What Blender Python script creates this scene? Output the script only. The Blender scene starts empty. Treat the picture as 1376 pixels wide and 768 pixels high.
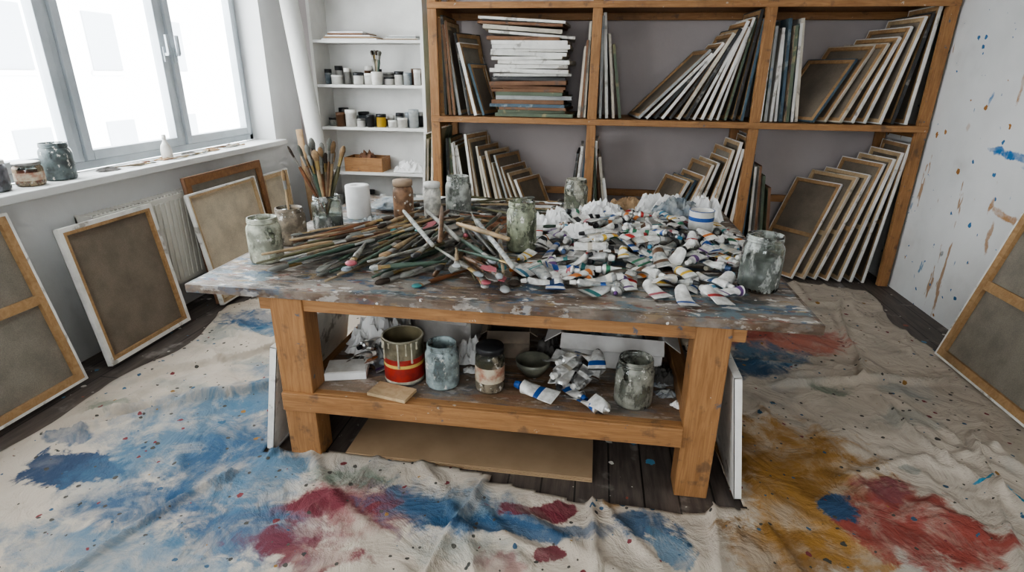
import bpy, math, random
import numpy as np
from mathutils import Vector, Matrix, noise
sin,cos,pi=math.sin,math.cos,math.pi
scene=bpy.context.scene
COL=scene.collection
# ---------------------------------------------------------------- mesh builder
class MB:
    def __init__(s): s.v=[];s.f=[];s.m=[];s.s=[];s.mats=[]
    def mi(s,mat):
        if mat not in s.mats: s.mats.append(mat)
        return s.mats.index(mat)
    def add(s,vs,fs,mat,smooth=False,M=None):
        b=len(s.v); k=None if isinstance(mat,list) else s.mi(mat)
        if M is not None: vs=[M@Vector(v) for v in vs]
        s.v.extend([tuple(v) for v in vs])
        for i,f in enumerate(fs):
            s.f.append([b+j for j in f]); s.m.append(s.mi(mat[i]) if k is None else k); s.s.append(smooth)
    def box(s,x0,x1,y0,y1,z0,z1,mat,M=None):
        vs=[(x,y,z) for x in(x0,x1) for y in(y0,y1) for z in(z0,z1)]
        fs=[(0,1,3,2),(4,6,7,5),(0,4,5,1),(2,3,7,6),(0,2,6,4),(1,5,7,3)]
        s.add(vs,fs,mat,False,M)
    def lathe(s,prof,mat,M=None,n=24,smooth=True):
        vs=[];fs=[];ms=[]
        for (r,z) in prof:
            for i in range(n):
                a=2*pi*i/n; vs.append((r*cos(a),r*sin(a),z))
        for k in range(len(prof)-1):
            for i in range(n):
                j=(i+1)%n
                fs.append((k*n+i,k*n+j,(k+1)*n+j,(k+1)*n+i))
                if isinstance(mat,list): ms.append(mat[k])
        s.add(vs,fs,ms if isinstance(mat,list) else mat,smooth,M)
    def build(s,name,parent=None,bevel=0):
        me=bpy.data.meshes.new(name); me.from_pydata(s.v,[],s.f)
        for m in s.mats: me.materials.append(m)
        me.polygons.foreach_set('material_index',s.m); me.polygons.foreach_set('use_smooth',s.s)
        me.update()
        o=bpy.data.objects.new(name,me); COL.objects.link(o)
        if parent: o.parent=parent
        if bevel:
            b=o.modifiers.new('b','BEVEL'); b.width=bevel; b.segments=2; b.limit_method='ANGLE'
        return o
def empty(name):
    o=bpy.data.objects.new(name,None); COL.objects.link(o); o.empty_display_size=.1; return o
T=Matrix.Translation
def Rz(a): return Matrix.Rotation(math.radians(a),4,'Z')
def Rx(a): return Matrix.Rotation(math.radians(a),4,'X')
def Ry(a): return Matrix.Rotation(math.radians(a),4,'Y')
# ---------------------------------------------------------------- node helpers
class NT:
    def __init__(s,name):
        s.mat=bpy.data.materials.new(name); s.mat.use_nodes=True; s.nt=s.mat.node_tree
        s.b=s.nt.nodes['Principled BSDF']; s.out=s.nt.nodes['Material Output']
        s.geo=s.nt.nodes.new('ShaderNodeNewGeometry').outputs['Position']; s._w=None
    def n(s,t): return s.nt.nodes.new(t)
    def link(s,a,b):
        if isinstance(a,(int,float)): b.default_value=a
        elif isinstance(a,(tuple,list)): b.default_value=(list(a)+[1])[:4] if b.type=='RGBA' else a[:3]
        else: s.nt.links.new(a,b)
    def math(s,op,a,b=0,clamp=False):
        x=s.n('ShaderNodeMath'); x.operation=op; x.use_clamp=clamp; s.link(a,x.inputs[0]); s.link(b,x.inputs[1]); return x.outputs[0]
    def vmath(s,op,a,b):
        x=s.n('ShaderNodeVectorMath'); x.operation=op; s.link(a,x.inputs[0]); s.link(b,x.inputs[1]); return x.outputs['Value'] if op in('LENGTH','DISTANCE') else x.outputs[0]
    def noise(s,scale,detail=4,rough=.55,vec=None,off=None,stretch=None,color=False,dist=0):
        vec=vec or s.geo
        if stretch: vec=s.vmath('MULTIPLY',vec,stretch)
        if off: vec=s.vmath('ADD',vec,off)
        x=s.n('ShaderNodeTexNoise'); s.link(vec,x.inputs['Vector']); x.inputs['Scale'].default_value=scale
        x.inputs['Detail'].default_value=detail; x.inputs['Roughness'].default_value=rough; x.inputs['Distortion'].default_value=dist
        return x.outputs['Color'] if color else x.outputs[0]
    def mix(s,f,a,b):
        x=s.n('ShaderNodeMix'); x.data_type='RGBA'; s.link(f,x.inputs[0]); s.link(a,x.inputs[6]); s.link(b,x.inputs[7]); return x.outputs[2]
    def ramp(s,v,lo,hi):
        x=s.n('ShaderNodeMapRange'); s.link(v,x.inputs[0]); x.inputs[1].default_value=lo; x.inputs[2].default_value=hi; x.interpolation_type='SMOOTHSTEP'; return x.outputs[0]
    def bump(s,h,strength=.3,dist=.01):
        x=s.n('ShaderNodeBump'); x.inputs['Strength'].default_value=strength; x.inputs['Distance'].default_value=dist; s.link(h,x.inputs['Height']); s.nt.links.new(x.outputs[0],s.b.inputs['Normal'])
    def patch(s,col,c,scale,lo,hi,off,stretch=None,op=1,detail=4):
        m=s.ramp(s.noise(scale,detail,.6,off=off,stretch=stretch),lo,hi)
        if op<1: m=s.math('MULTIPLY',m,op)
        return s.mix(m,col,c)
    def dots(s,col,c,scale,size,off,prob=.5):
        if s._w is None: s._w=s.vmath('SUBTRACT',s.noise(30,3,.6,color=True),(.5,.5,.5))
        v2=s.vmath('ADD',s.vmath('ADD',s.geo,off),s.vmath('MULTIPLY',s._w,(.5/scale,)*3))
        x=s.n('ShaderNodeTexVoronoi'); x.inputs['Scale'].default_value=scale; s.link(v2,x.inputs['Vector'])
        sp=s.n('ShaderNodeSeparateColor'); s.link(x.outputs['Color'],sp.inputs[0])
        g=s.math('POWER',sp.outputs[1],3)
        thr=s.math('MULTIPLY',s.math('GREATER_THAN',sp.outputs[0],1-prob),s.math('MULTIPLY',s.math('ADD',g,.22),size))
        return s.mix(s.ramp(s.math('SUBTRACT',thr,x.outputs['Distance']),0,.02),col,c)
    def stains(s,col,axes,lst,amp=.16,fine=.5,sf=1):
        sep=s.n('ShaderNodeSeparateXYZ'); s.link(s.geo,sep.inputs[0])
        cb=s.n('ShaderNodeCombineXYZ'); s.link(sep.outputs[axes[0]],cb.inputs[0]); s.link(sep.outputs[axes[1]],cb.inputs[1])
        p=cb.outputs[0]
        nz=s.noise(3.2,5,.62,vec=p,color=True)
        p2=s.vmath('ADD',p,s.vmath('MULTIPLY',s.vmath('SUBTRACT',nz,(.5,.5,.5)),(amp*4,amp*4,0)))
        fn=s.noise(11,7,.68,vec=p,dist=.5); var=s.noise(5,6,.66,vec=p,off=(3,7,0),dist=.6)
        fterm=s.math('MULTIPLY',s.math('SUBTRACT',fn,.5),fine*2)
        vs_=s.math('ADD',s.math('MULTIPLY',s.ramp(var,.36,.58),.6),.4); vh=s.math('ADD',s.math('MULTIPLY',s.ramp(var,.1,.5),.4),.6)
        for (cx,cy,rx,ry,c,soft,op) in lst:
            q=s.vmath('MULTIPLY',s.vmath('SUBTRACT',p2,(cx,cy,0)),(1/rx,1/ry,0))
            d=s.math('ADD',s.vmath('LENGTH',q,(0,0,0)),fterm)
            m=s.math('MULTIPLY',s.math('SUBTRACT',1.0,d),1/(soft*sf),True)
            m=s.math('MULTIPLY',s.math('MULTIPLY',m,op),vs_ if soft>.25 else vh)
            col=s.mix(m,col,c)
        return col
def simple(name,c,rough=.6,metal=0,var=.0,scale=8,bump=0,c2=None):
    t=NT(name); t.b.inputs['Roughness'].default_value=rough; t.b.inputs['Metallic'].default_value=metal
    c2=c2 or tuple(x*(1-.45) for x in c)
    col=t.mix(t.ramp(t.noise(scale,4,.6),.35,.7),c,c2) if var else c
    t.link(col,t.b.inputs['Base Color'])
    if bump: t.bump(t.noise(scale*3,4),bump,.005)
    return t.mat
# ---------------------------------------------------------------- materials
def wood_mat(name,c1,c2,stretch=(1,1,14),paint=True,scale=5):
    t=NT(name); g=t.noise(scale,6,.65,stretch=stretch,dist=1.2)
    col=t.mix(t.ramp(g,.3,.7),c1,c2)
    col=t.patch(col,tuple(x*.4 for x in c1),3,.50,.75,(4,2,1),op=.65)
    if paint:
        col=t.patch(col,(.55,.50,.42),26,.68,.72,(7,3,2),op=.7); col=t.patch(col,(.06,.10,.15),19,.67,.73,(3,3,9),op=.8)
        col=t.patch(col,(.08,.055,.04),11,.56,.7,(1,9,4),op=.6)
    t.link(col,t.b.inputs['Base Color']); t.b.inputs['Roughness'].default_value=.6; t.bump(g,.25,.004); return t.mat
PINE_V=wood_mat('pine_vertical',(.40,.21,.088),(.27,.13,.05),(14,14,1))
PINE_X=wood_mat('pine_horizontal',(.40,.21,.088),(.27,.13,.05),(1,14,14))
PINE_Y=wood_mat('pine_depth',(.34,.175,.072),(.23,.11,.042),(14,1,14))
SHELF_W=wood_mat('shelf_timber',(.36,.19,.082),(.24,.115,.045),(1,12,12))
STRETCH=wood_mat('stretcher_wood',(.48,.31,.16),(.36,.21,.10),(5,5,5),False)
STRETCH2=wood_mat('stretcher_wood_pale',(.58,.43,.26),(.46,.32,.18),(5,5,5),False)
def linen(name,c):
    t=NT(name); n1=t.noise(7,4,.6); col=t.mix(t.ramp(n1,.3,.75),c,tuple(x*.74 for x in c))
    w=t.noise(260,2,.5); t.link(t.mix(t.math('MULTIPLY',t.ramp(w,.35,.65),.25),col,(.05,.045,.04)),t.b.inputs['Base Color'])
    t.b.inputs['Roughness'].default_value=.95; t.bump(w,.3,.002); return t.mat
LINEN=linen('raw_linen',(.26,.215,.165)); LINEN2=linen('cream_canvas',(.74,.64,.49)); LINEN3=linen('grey_linen',(.31,.275,.225))
def edge_mat(name,c,pc=None):
    t=NT(name); col=t.mix(t.ramp(t.noise(6,4,.6),.4,.75),c,tuple(x*.72 for x in c))
    col=t.patch(col,pc or (.25,.22,.18),9,.58,.68,(2,8,1),op=.7)
    t.link(col,t.b.inputs['Base Color']); t.b.inputs['Roughness'].default_value=.8; return t.mat
E_WHITE=edge_mat('canvas_edge_white',(.84,.82,.77)); E_CREAM=edge_mat('canvas_edge_cream',(.66,.60,.50))
E_BLUE=edge_mat('canvas_edge_blue',(.10,.15,.19),(.4,.45,.45)); E_GREEN=edge_mat('canvas_edge_green',(.14,.17,.12),(.4,.35,.2))
E_RUST=edge_mat('canvas_edge_rust',(.24,.13,.075),(.1,.1,.1)); E_DARK=edge_mat('canvas_edge_dark',(.07,.07,.07),(.35,.33,.3)); E_GREY=edge_mat('canvas_edge_grey',(.40,.41,.40),(.15,.22,.28))
def painting(name,a,b,c):
    t=NT(name); col=t.mix(t.ramp(t.noise(3,4,.6,dist=1),.4,.6),a,b); col=t.patch(col,c,5,.52,.6,(3,1,4)); t.link(col,t.b.inputs['Base Color']); t.b.inputs['Roughness'].default_value=.5; return t.mat
PAINTS=[painting('painting_blue',(.08,.16,.24),(.25,.33,.36),(.5,.5,.45)),painting('painting_green',(.1,.16,.1),(.3,.3,.18),(.5,.42,.25)),painting('painting_earth',(.3,.16,.08),(.45,.36,.25),(.12,.1,.1)),E_WHITE]
def wall_mat(name,c,st=None,axes=(1,2),dirt=.35,sp=1):
    t=NT(name); col=t.mix(t.ramp(t.noise(1.3,4,.6),.3,.75),c,tuple(x*.86 for x in c))
    col=t.patch(col,(.30,.27,.23),2.2,.58,.85,(9,1,4),op=dirt)
    if sp: col=t.dots(col,(.18,.10,.06),14,.14,(3,1,2),.22)
    if st:
        col=t.patch(col,(.36,.18,.06),10,.66,.69,(3,3,3),stretch=(1,1,.22),op=.8); col=t.patch(col,(.06,.2,.36),9,.69,.72,(9,4,3),stretch=(1,1,.3),op=.8)
        col=t.dots(col,(.36,.17,.05),11,.2,(2,7,9),.25); col=t.dots(col,(.05,.17,.34),13,.2,(7,7,9),.25)
        col=t.stains(col,axes,st,amp=.03,fine=.9)
    t.link(col,t.b.inputs['Base Color']); t.b.inputs['Roughness'].default_value=.9; t.bump(t.noise(18,5,.6),.25,.01); return t.mat
BL=(.02,.17,.42);OC=(.42,.20,.06)
W_L=wall_mat('plaster_left',(.72,.72,.71)); W_B=wall_mat('plaster_back',(.52,.47,.46),dirt=.3,sp=0)
W_R=wall_mat('plaster_right',(.80,.80,.79),[(3.78,1.18,.20,.03,BL,.3,1),(3.60,1.14,.10,.06,BL,.3,.9),(3.95,1.20,.10,.02,BL,.3,.9),(3.85,.86,.02,.06,OC,.3,.9),(3.7,.84,.15,.028,OC,.3,.9),(3.78,.7,.018,.12,OC,.4,.8),(3.55,.62,.018,.12,OC,.4,.8),(3.9,1.6,.018,.13,OC,.4,.9),(3.62,1.7,.015,.1,BL,.4,.9),(3.58,1.52,.022,.18,(.1,.35,.5),.4,.9),(3.5,1.85,.04,.025,OC,.4,.9),(3.75,1.72,.02,.05,OC,.4,.9),(4.2,.45,.02,.03,(.1,.1,.1),.4,.8),(4.3,1.3,.02,.03,OC,.4,.8),(4.15,1.5,.015,.05,BL,.4,.8),(3.4,1.0,.2,.1,(.5,.47,.42),.8,.5)])
CEIL=simple('ceiling_paint',(.75,.75,.74),.9)
def floor_mat():
    t=NT('worn_floorboards'); col=t.mix(t.ramp(t.noise(4,5,.6,stretch=(9,1,1)),.3,.7),(.065,.052,.045),(.13,.105,.09))
    w=t.n('ShaderNodeTexBrick'); w.inputs['Scale'].default_value=1; w.inputs['Brick Width'].default_value=2.4; w.inputs['Row Height'].default_value=.14; w.inputs['Mortar Size'].default_value=.004
    sw=t.n('ShaderNodeSeparateXYZ'); t.link(t.geo,sw.inputs[0]); cb=t.n('ShaderNodeCombineXYZ'); t.link(sw.outputs[1],cb.inputs[0]); t.link(sw.outputs[0],cb.inputs[1]); t.link(cb.outputs[0],w.inputs['Vector'])
    col=t.mix(w.outputs['Fac'],col,(.015,.012,.01))
    col=t.patch(col,(.4,.38,.35),5,.58,.7,(4,4,4),op=.5); col=t.dots(col,(.6,.58,.52),20,.3,(1,1,1),.3); col=t.dots(col,(.3,.08,.05),14,.3,(3,1,1),.15); col=t.dots(col,(.08,.25,.4),15,.3,(5,1,1),.15)
    t.link(col,t.b.inputs['Base Color']); t.b.inputs['Roughness'].default_value=.5; return t.mat
FLOOR=floor_mat()
def cloth_mat():
    t=NT('painted_drop_cloth'); base=t.mix(t.ramp(t.noise(1.6,5,.6),.3,.75),(.52,.455,.375),(.43,.37,.30))
    base=t.patch(base,(.30,.26,.215),3.5,.46,.8,(2,2,2),op=.75)
    base=t.patch(base,(.19,.235,.26),2.1,.54,.75,(5,1,2),op=.5)
    B1=(.020,.075,.150);B2=(.070,.150,.225);B3=(.012,.042,.10);CR=(.14,.022,.033);CR2=(.22,.07,.075);OK=(.31,.16,.035);OK2=(.22,.11,.022);RD=(.27,.06,.045);SAL=(.40,.15,.11);GN=(.10,.15,.11);GY=(.26,.27,.24)
    L=[(-1.75,1.98,.52,.46,B2,.75,.9),(-1.50,1.88,.28,.42,B1,.7,.85),(-1.60,2.30,.22,.26,B2,.6,.85),(-2.13,1.66,.21,.12,B3,.25,.95),(-2.33,1.85,.12,.08,B1,.3,.8),(-1.95,1.72,.2,.2,B2,.7,.7),(-1.65,1.52,.40,.16,B1,.7,.9),(-1.2,1.48,.34,.17,B1,.6,.9),(-1.3,1.72,.25,.24,B2,.6,.9),(-1.55,1.3,.6,.15,B2,.6,.8),
     (-.95,1.80,.24,.06,GN,.5,.8),(-.90,1.62,.26,.19,CR2,.6,.8),(-.98,1.63,.15,.11,CR,.4,.95),(-.70,1.66,.16,.12,CR,.4,.95),(-.95,1.42,.28,.07,CR,.4,.9),(-.48,1.70,.36,.16,B2,.6,.85),(-.55,1.68,.16,.10,B1,.5,.8),(-.30,1.62,.34,.05,B1,.4,.9),(-.4,1.5,.26,.07,GY,.6,.8),(-.1,1.66,.3,.04,B1,.5,.7),
     (-.09,1.76,.08,.06,CR,.25,.95),(-.17,1.72,.14,.04,CR,.3,.9),(-.07,1.53,.06,.04,CR,.2,.95),(.28,1.68,.14,.08,B1,.35,.9),(.36,1.6,.08,.06,B2,.3,.85),(.17,1.79,.06,.05,OK,.4,.8),(-.25,1.45,.12,.06,CR2,.5,.6),
     (.95,2.25,.40,.34,OK,.5,.95),(.85,1.95,.22,.38,OK,.5,.95),(.75,1.68,.24,.15,OK2,.4,.9),(.72,2.3,.16,.22,OK2,.4,.85),(.98,1.72,.18,.12,OK,.4,.85),(1.05,2.05,.15,.18,OK2,.4,.85),
     (1.27,1.88,.29,.22,RD,.3,.98),(1.12,1.83,.15,.14,RD,.3,.95),(1.45,1.80,.14,.09,RD,.3,.95),(1.24,2.05,.11,.08,CR2,.4,.9),(1.04,1.93,.08,.07,B1,.25,.95),(1.4,2.2,.05,.03,GY,.3,.8),
     (1.15,3.60,.50,.42,SAL,.55,.95),(1.42,3.50,.3,.24,SAL,.6,.9),(1.05,3.55,.22,.12,RD,.5,.7),(1.12,3.25,.26,.18,B2,.4,.95),(1.0,3.08,.20,.14,B1,.35,.95),(1.5,3.85,.16,.22,B2,.5,.8),(1.3,4.0,.16,.22,RD,.5,.7),(1.7,2.9,.16,.06,GY,.5,.8),(1.35,2.9,.12,.06,GN,.5,.7),(1.6,2.6,.2,.1,GY,.6,.6),
     (-2.2,3.22,.32,.18,B1,.35,.98),(-2.0,3.05,.28,.12,B2,.5,.9),(-2.35,2.95,.14,.14,GY,.5,.8),(-2.1,2.35,.22,.06,GY,.6,.8),(-2.35,2.1,.12,.06,GN,.4,.6),(-1.9,2.7,.14,.05,GY,.5,.8),(-1.75,2.6,.2,.14,B2,.7,.7)]
    L+=[(1.80,2.02,.014,.14,(.03,.26,.42),.3,1),(1.72,2.16,.10,.014,(.03,.26,.42),.3,1),(1.80,1.90,.1,.014,(.03,.26,.42),.3,1)]
    col=t.stains(base,(0,1),L,amp=.07,fine=.85,sf=.75)
    for c,sc,sz,off,pb in [((.05,.10,.16),26,.26,(1,5,2),.20),((.18,.04,.045),19,.26,(6,5,2),.15),((.07,.065,.055),34,.30,(9,3,2),.28),((.26,.14,.04),17,.24,(3,8,2),.10),((.04,.11,.18),10,.20,(2,8,7),.16),((.05,.05,.045),12,.12,(5,8,7),.3)]:
        col=t.dots(col,c,sc,sz,off,pb)
    t.link(col,t.b.inputs['Base Color']); t.b.inputs['Roughness'].default_value=.9
    h=t.math('ADD',t.noise(5,5,.55,dist=.8),t.math('MULTIPLY',t.noise(260,1),.03)); t.bump(h,.8,.05); return t.mat
CLOTH=cloth_mat()
def table_top_mat(name,base=(.21,.15,.11),amt=1):
    t=NT(name); col=t.mix(t.ramp(t.noise(4,6,.6,stretch=(1,10,10)),.3,.7),base,tuple(x*.5 for x in base))
    for c,sc,lo,hi,off,op in [((.42,.37,.32),4,.44,.60,(1,0,0),.75),((.34,.32,.29),11,.50,.58,(6,1,0),.65),((.12,.18,.21),7,.54,.60,(5,0,0),.85),((.06,.11,.18),12,.57,.62,(3,5,0),.9),((.22,.08,.055),15,.60,.64,(7,5,1),.8),((.64,.61,.56),20,.57,.62,(2,5,6),.85),((.045,.04,.035),9,.56,.63,(2,9,6),.8),((.30,.20,.08),17,.61,.65,(4,9,6),.7)]:
        col=t.patch(col,c,sc,lo,hi,off,op=op*amt,stretch=(.6,1.3,1))
    col=t.dots(col,(.65,.63,.6),34,.25,(1,1,1),.2)
    t.link(col,t.b.inputs['Base Color']); t.b.inputs['Roughness'].default_value=.5; t.bump(t.noise(24,6,.65),.8,.010); return t.mat
TTOP=table_top_mat('paint_crusted_tabletop'); LSHELF=table_top_mat('stained_shelf_board',(.27,.165,.095),.4)
TEDGE=table_top_mat('tabletop_edge',(.14,.085,.05),.45)
def jar_glass(name,smear,amount,seed):
    t=NT(name); b=t.b; b.inputs['Transmission Weight'].default_value=1; b.inputs['IOR'].default_value=1.45; b.inputs['Roughness'].default_value=.1
    t.link((.82,.87,.83),b.inputs['Base Color'])
    d=t.n('ShaderNodeBsdfPrincipled'); d.inputs['Roughness'].default_value=.5
    c=t.mix(t.ramp(t.noise(22,4,.6,off=(seed,3,1)),.35,.65),smear,tuple(x*.45 for x in smear)); c=t.patch(c,(.72,.7,.64),30,.6,.66,(seed,1,5)); t.link(c,d.inputs['Base Color'])
    m=t.n('ShaderNodeMixShader'); f=t.ramp(t.noise(14,5,.65,off=(seed,seed,0),stretch=(1,1,.5)),.62-amount*.35,.74-amount*.3)
    t.link(f,m.inputs[0]); t.nt.links.new(b.outputs[0],m.inputs[1]); t.nt.links.new(d.outputs[0],m.inputs[2]); t.nt.links.new(m.outputs[0],t.out.inputs['Surface']); return t.mat
def murk(name,c): return simple(name,c,.25,var=1,scale=14)
STEEL=simple('dull_steel',(.42,.41,.39),.4,.8,1,9); BRASS=simple('brass_ferrule',(.45,.33,.15),.4,.8,1,12)
WHITEP=simple('white_plastic',(.78,.77,.73),.4,0,1,14,c2=(.6,.57,.52)); BLACKP=simple('black_plastic',(.02,.02,.022),.4)
PAPER=simple('crumpled_paper',(.84,.83,.81),.85,0,1,7,c2=(.72,.71,.69)); PAPERT=simple('tan_paper',(.46,.31,.18),.85,0,1,7)
RAGD=simple('dark_rag',(.13,.12,.11),.95,0,1,10,.5); RAGG=simple('grey_rag',(.42,.43,.42),.95,0,1,9,.5,c2=(.12,.16,.2)); RAGB=simple('brown_cloth',(.24,.12,.07),.95,0,1,9,.4)
CARD=simple('cardboard',(.38,.26,.155),.9,0,1,3,.1,c2=(.30,.20,.115))
GREYB=simple('box_grey',(.72,.70,.67),.8,0,1,5,c2=(.54,.51,.48)); BROWNB=simple('box_brown',(.28,.22,.165),.8,0,1,5)
PAL={k:simple('paint_'+k,c,.45) for k,c in dict(red=(.42,.03,.025),blue=(.02,.08,.28),sky=(.07,.24,.36),yellow=(.60,.38,.04),green=(.04,.17,.09),orange=(.48,.15,.03),violet=(.12,.05,.17),umber=(.12,.06,.03),rose=(.38,.10,.12),black=(.02,.02,.02),teal=(.05,.20,.20),buff=(.5,.45,.36),cream=(.66,.62,.54),prussian=(.02,.05,.12)).items()}
TW=simple('tube_white',(.80,.79,.76),.38,0,1,30,c2=(.50,.48,.44)); TA=simple('tube_aluminium',(.60,.60,.59),.34,.85,1,25); TG=simple('tube_grimy',(.45,.44,.40),.5,0,1,30,c2=(.15,.17,.17))
HAND=[simple('handle_olive',(.13,.12,.06),.4,0,1,14),simple('handle_black',(.035,.033,.03),.35,0,1,14,c2=(.14,.13,.11)),simple('handle_brown',(.18,.10,.055),.4,0,1,14),simple('handle_natural',(.44,.31,.18),.5,0,1,14,c2=(.2,.15,.09)),simple('handle_green',(.07,.11,.08),.4,0,1,14),simple('handle_grey',(.36,.35,.31),.5,0,1,14,c2=(.14,.13,.11)),simple('handle_tan',(.32,.25,.16),.4,0,1,14,c2=(.1,.08,.06)),simple('handle_rust',(.22,.09,.04),.4,0,1,14)]
BRIS=[simple('bristle_dark',(.05,.035,.025),.9),simple('bristle_tan',(.34,.22,.12),.9,0,1,40),simple('bristle_grey',(.2,.2,.18),.9)]
WIN=simple('window_paint',(.52,.56,.59),.45,0,1,3,c2=(.42,.46,.49)); SILL=wall_mat('sill_paint',(.74,.74,.72),dirt=.5); RAD=simple('radiator_enamel',(.66,.64,.58),.5,0,1,3,c2=(.55,.52,.47))
WSH=simple('white_shelf_paint',(.76,.75,.72),.6,0,1,3,c2=(.66,.65,.62))
# ---------------------------------------------------------------- room
XL,XR,YB,YF,ZC=-2.9,2.46,5.42,-2.4,2.9
def slab(name,*a,mat=None): 
    m=MB(); m.box(*a,mat); return m.build(name)
slab('floor',XL-.3,XR+.2,YF-.2,YB+.2,-.1,0,mat=FLOOR)
slab('ceiling',XL-.3,XR+.2,YF-.2,YB+.2,ZC,ZC+.1,mat=CEIL)
slab('wall_back',XL-.3,XR+.2,YB,YB+.15,0,ZC,mat=W_B)
slab('wall_right',XR,XR+.15,YF,YB,0,ZC,mat=W_R)
wins=[(1.25,4.92),(-2.0,.6)]; zs,zt=1.02,2.6  # second span is an unseen opening, added to light the table front
m=MB(); x0,x1=XL-.3,XL
m.box(x0,x1,YF,YB,0,zs-.04,W_L); m.box(x0,x1,YF,YB,zt,ZC,W_L)
ys=[YF,wins[1][0],wins[1][1],wins[0][0],wins[0][1],YB]
for a,b in ((ys[0],ys[1]),(ys[2],ys[3]),(ys[4],ys[5])): m.box(x0,x1,a,b,zs-.04,zt,W_L)
m.build('wall_left')
fill_win=(-1.0,.8)  # unseen front-wall opening, added for frontal fill light
m=MB(); y0,y1=YF-.3,YF
m.box(XL-.3,XR+.15,y0,y1,0,zs-.04,W_L); m.box(XL-.3,XR+.15,y0,y1,zt,ZC,W_L); m.box(XL-.3,fill_win[0],y0,y1,zs-.04,zt,W_L); m.box(fill_win[1],XR+.15,y0,y1,zs-.04,zt,W_L)
m.build('wall_front')
glass=NT('window_glass'); g=glass
tr=g.n('ShaderNodeBsdfTransparent'); gl=g.n('ShaderNodeBsdfGlossy'); gl.inputs['Roughness'].default_value=.02; mx=g.n('ShaderNodeMixShader'); mx.inputs[0].default_value=.06
g.nt.links.new(tr.outputs[0],mx.inputs[1]); g.nt.links.new(gl.outputs[0],mx.inputs[2]); g.nt.links.new(mx.outputs[0],g.out.inputs['Surface']); GLASS=glass.mat
def window(i,y0,y1):
    e=empty('window_%d'%i); X0,X1=-3.18,-3.12
    m=MB(); f=.05
    m.box(X0,X1,y0,y1,zs,zs+f,WIN); m.box(X0,X1,y0,y1,zt-f,zt,WIN); m.box(X0,X1,y0,y0+f,zs,zt,WIN); m.box(X0,X1,y1-f,y1,zs,zt,WIN)
    n=max(2,round((y1-y0)/.92)); st=(y1-y0)/n
    for k in range(n):
        a=y0+k*st; b=a+st
        if k: m.box(X0,X1,a-.025,a+.025,zs+f,zt-f,WIN)
        s0,s1=a+(.05 if k==0 else .027),b-(.05 if k==n-1 else .027); zz0,zz1=zs+f+.003,zt-f-.003
        for q in ((s0,s0+.055,zz0,zz1),(s1-.055,s1,zz0,zz1),(s0+.055,s1-.055,zz0,zz0+.06),(s0+.055,s1-.055,zz1-.06,zz1)):
            m.box(X0+.01,X1+.018,q[0],q[1],q[2],q[3],WIN)
        gm=MB(); gm.box(X0+.03,X0+.034,s0+.05,s1-.05,zz0+.05,zz1-.05,GLASS); gm.build('glass_pane_%d'%k,e)
        hm=MB(); hy=(s0+.027) if k%2 else (s1-.027)
        hm.box(X1+.018,X1+.03,hy-.014,hy+.014,1.66,1.76,WIN); hm.box(X1+.03,X1+.06,hy-.01,hy+.01,1.70,1.72,WIN); hm.box(X1+.048,X1+.066,hy-.011,hy+.011,1.71,1.84,WIN)
        hm.build('handle_%d'%k,e,.003)
    m.build('frame',e,.004)
    return e
window(1,*wins[0]); window(2,*wins[1])  # the second window is out of view, added to brighten the table front
ew=window(3,fill_win[0],fill_win[1])  # added window behind the camera, lets in frontal fill
ew.matrix_world=T((0,YF+2.9,0))@Rz(90)@Matrix.Diagonal((1,-1,1,1))
m=MB(); m.box(-3.115,-2.83,1.1,4.99,.975,zs,SILL); m.build('trim_1',None,.006)
m=MB(); m.box(-3.115,-2.83,-2.1,.75,.975,zs,SILL); m.build('trim_2',None,.006)  # sill of the added, unseen left window
# radiator
m=MB(); ra,rb=2.72,4.35
m.box(-2.80,-2.785,ra,rb,.22,.82,RAD)
k=ra+.02
while k<rb-.03:
    m.box(-2.785,-2.777,k,k+.028,.25,.79,RAD); k+=.045
m.box(-2.895,-2.88,ra,rb,.22,.82,RAD); m.box(-2.895,-2.785,ra,ra+.012,.22,.83,RAD); m.box(-2.895,-2.785,rb-.012,rb,.22,.83,RAD)
k=ra+.02
while k<rb-.03: m.box(-2.878,-2.80,k,k+.012,.815,.828,RAD); k+=.03
m.lathe([(.0,0),(.012,0),(.012,.2),(0,.2)],WIN,T((-2.84,ra+.05,.0)),12); m.lathe([(.0,0),(.012,0),(.012,.2),(0,.2)],WIN,T((-2.84,rb-.05,.0)),12)
m.build('radiator',None,.002)
FAC=simple('facade_render',(.80,.80,.79),.9); FWD=simple('facade_window',(.36,.38,.40),.4)
m=MB(); m.box(-18,-15,-6,22,-8,9,FAC)
for yy in range(-5,22,3):
    for zz in (-1.5,1.6,4.7): m.box(-15.0,-14.96,yy,yy+1.1,zz,zz+1.6,FWD); m.box(-14.98,-14.9,yy-.1,yy+1.2,zz-.15,zz-.03,FAC)
m.box(-18,-14.7,-6,22,6.9,7.2,FAC)
m.build('neighbouring_building')
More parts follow.
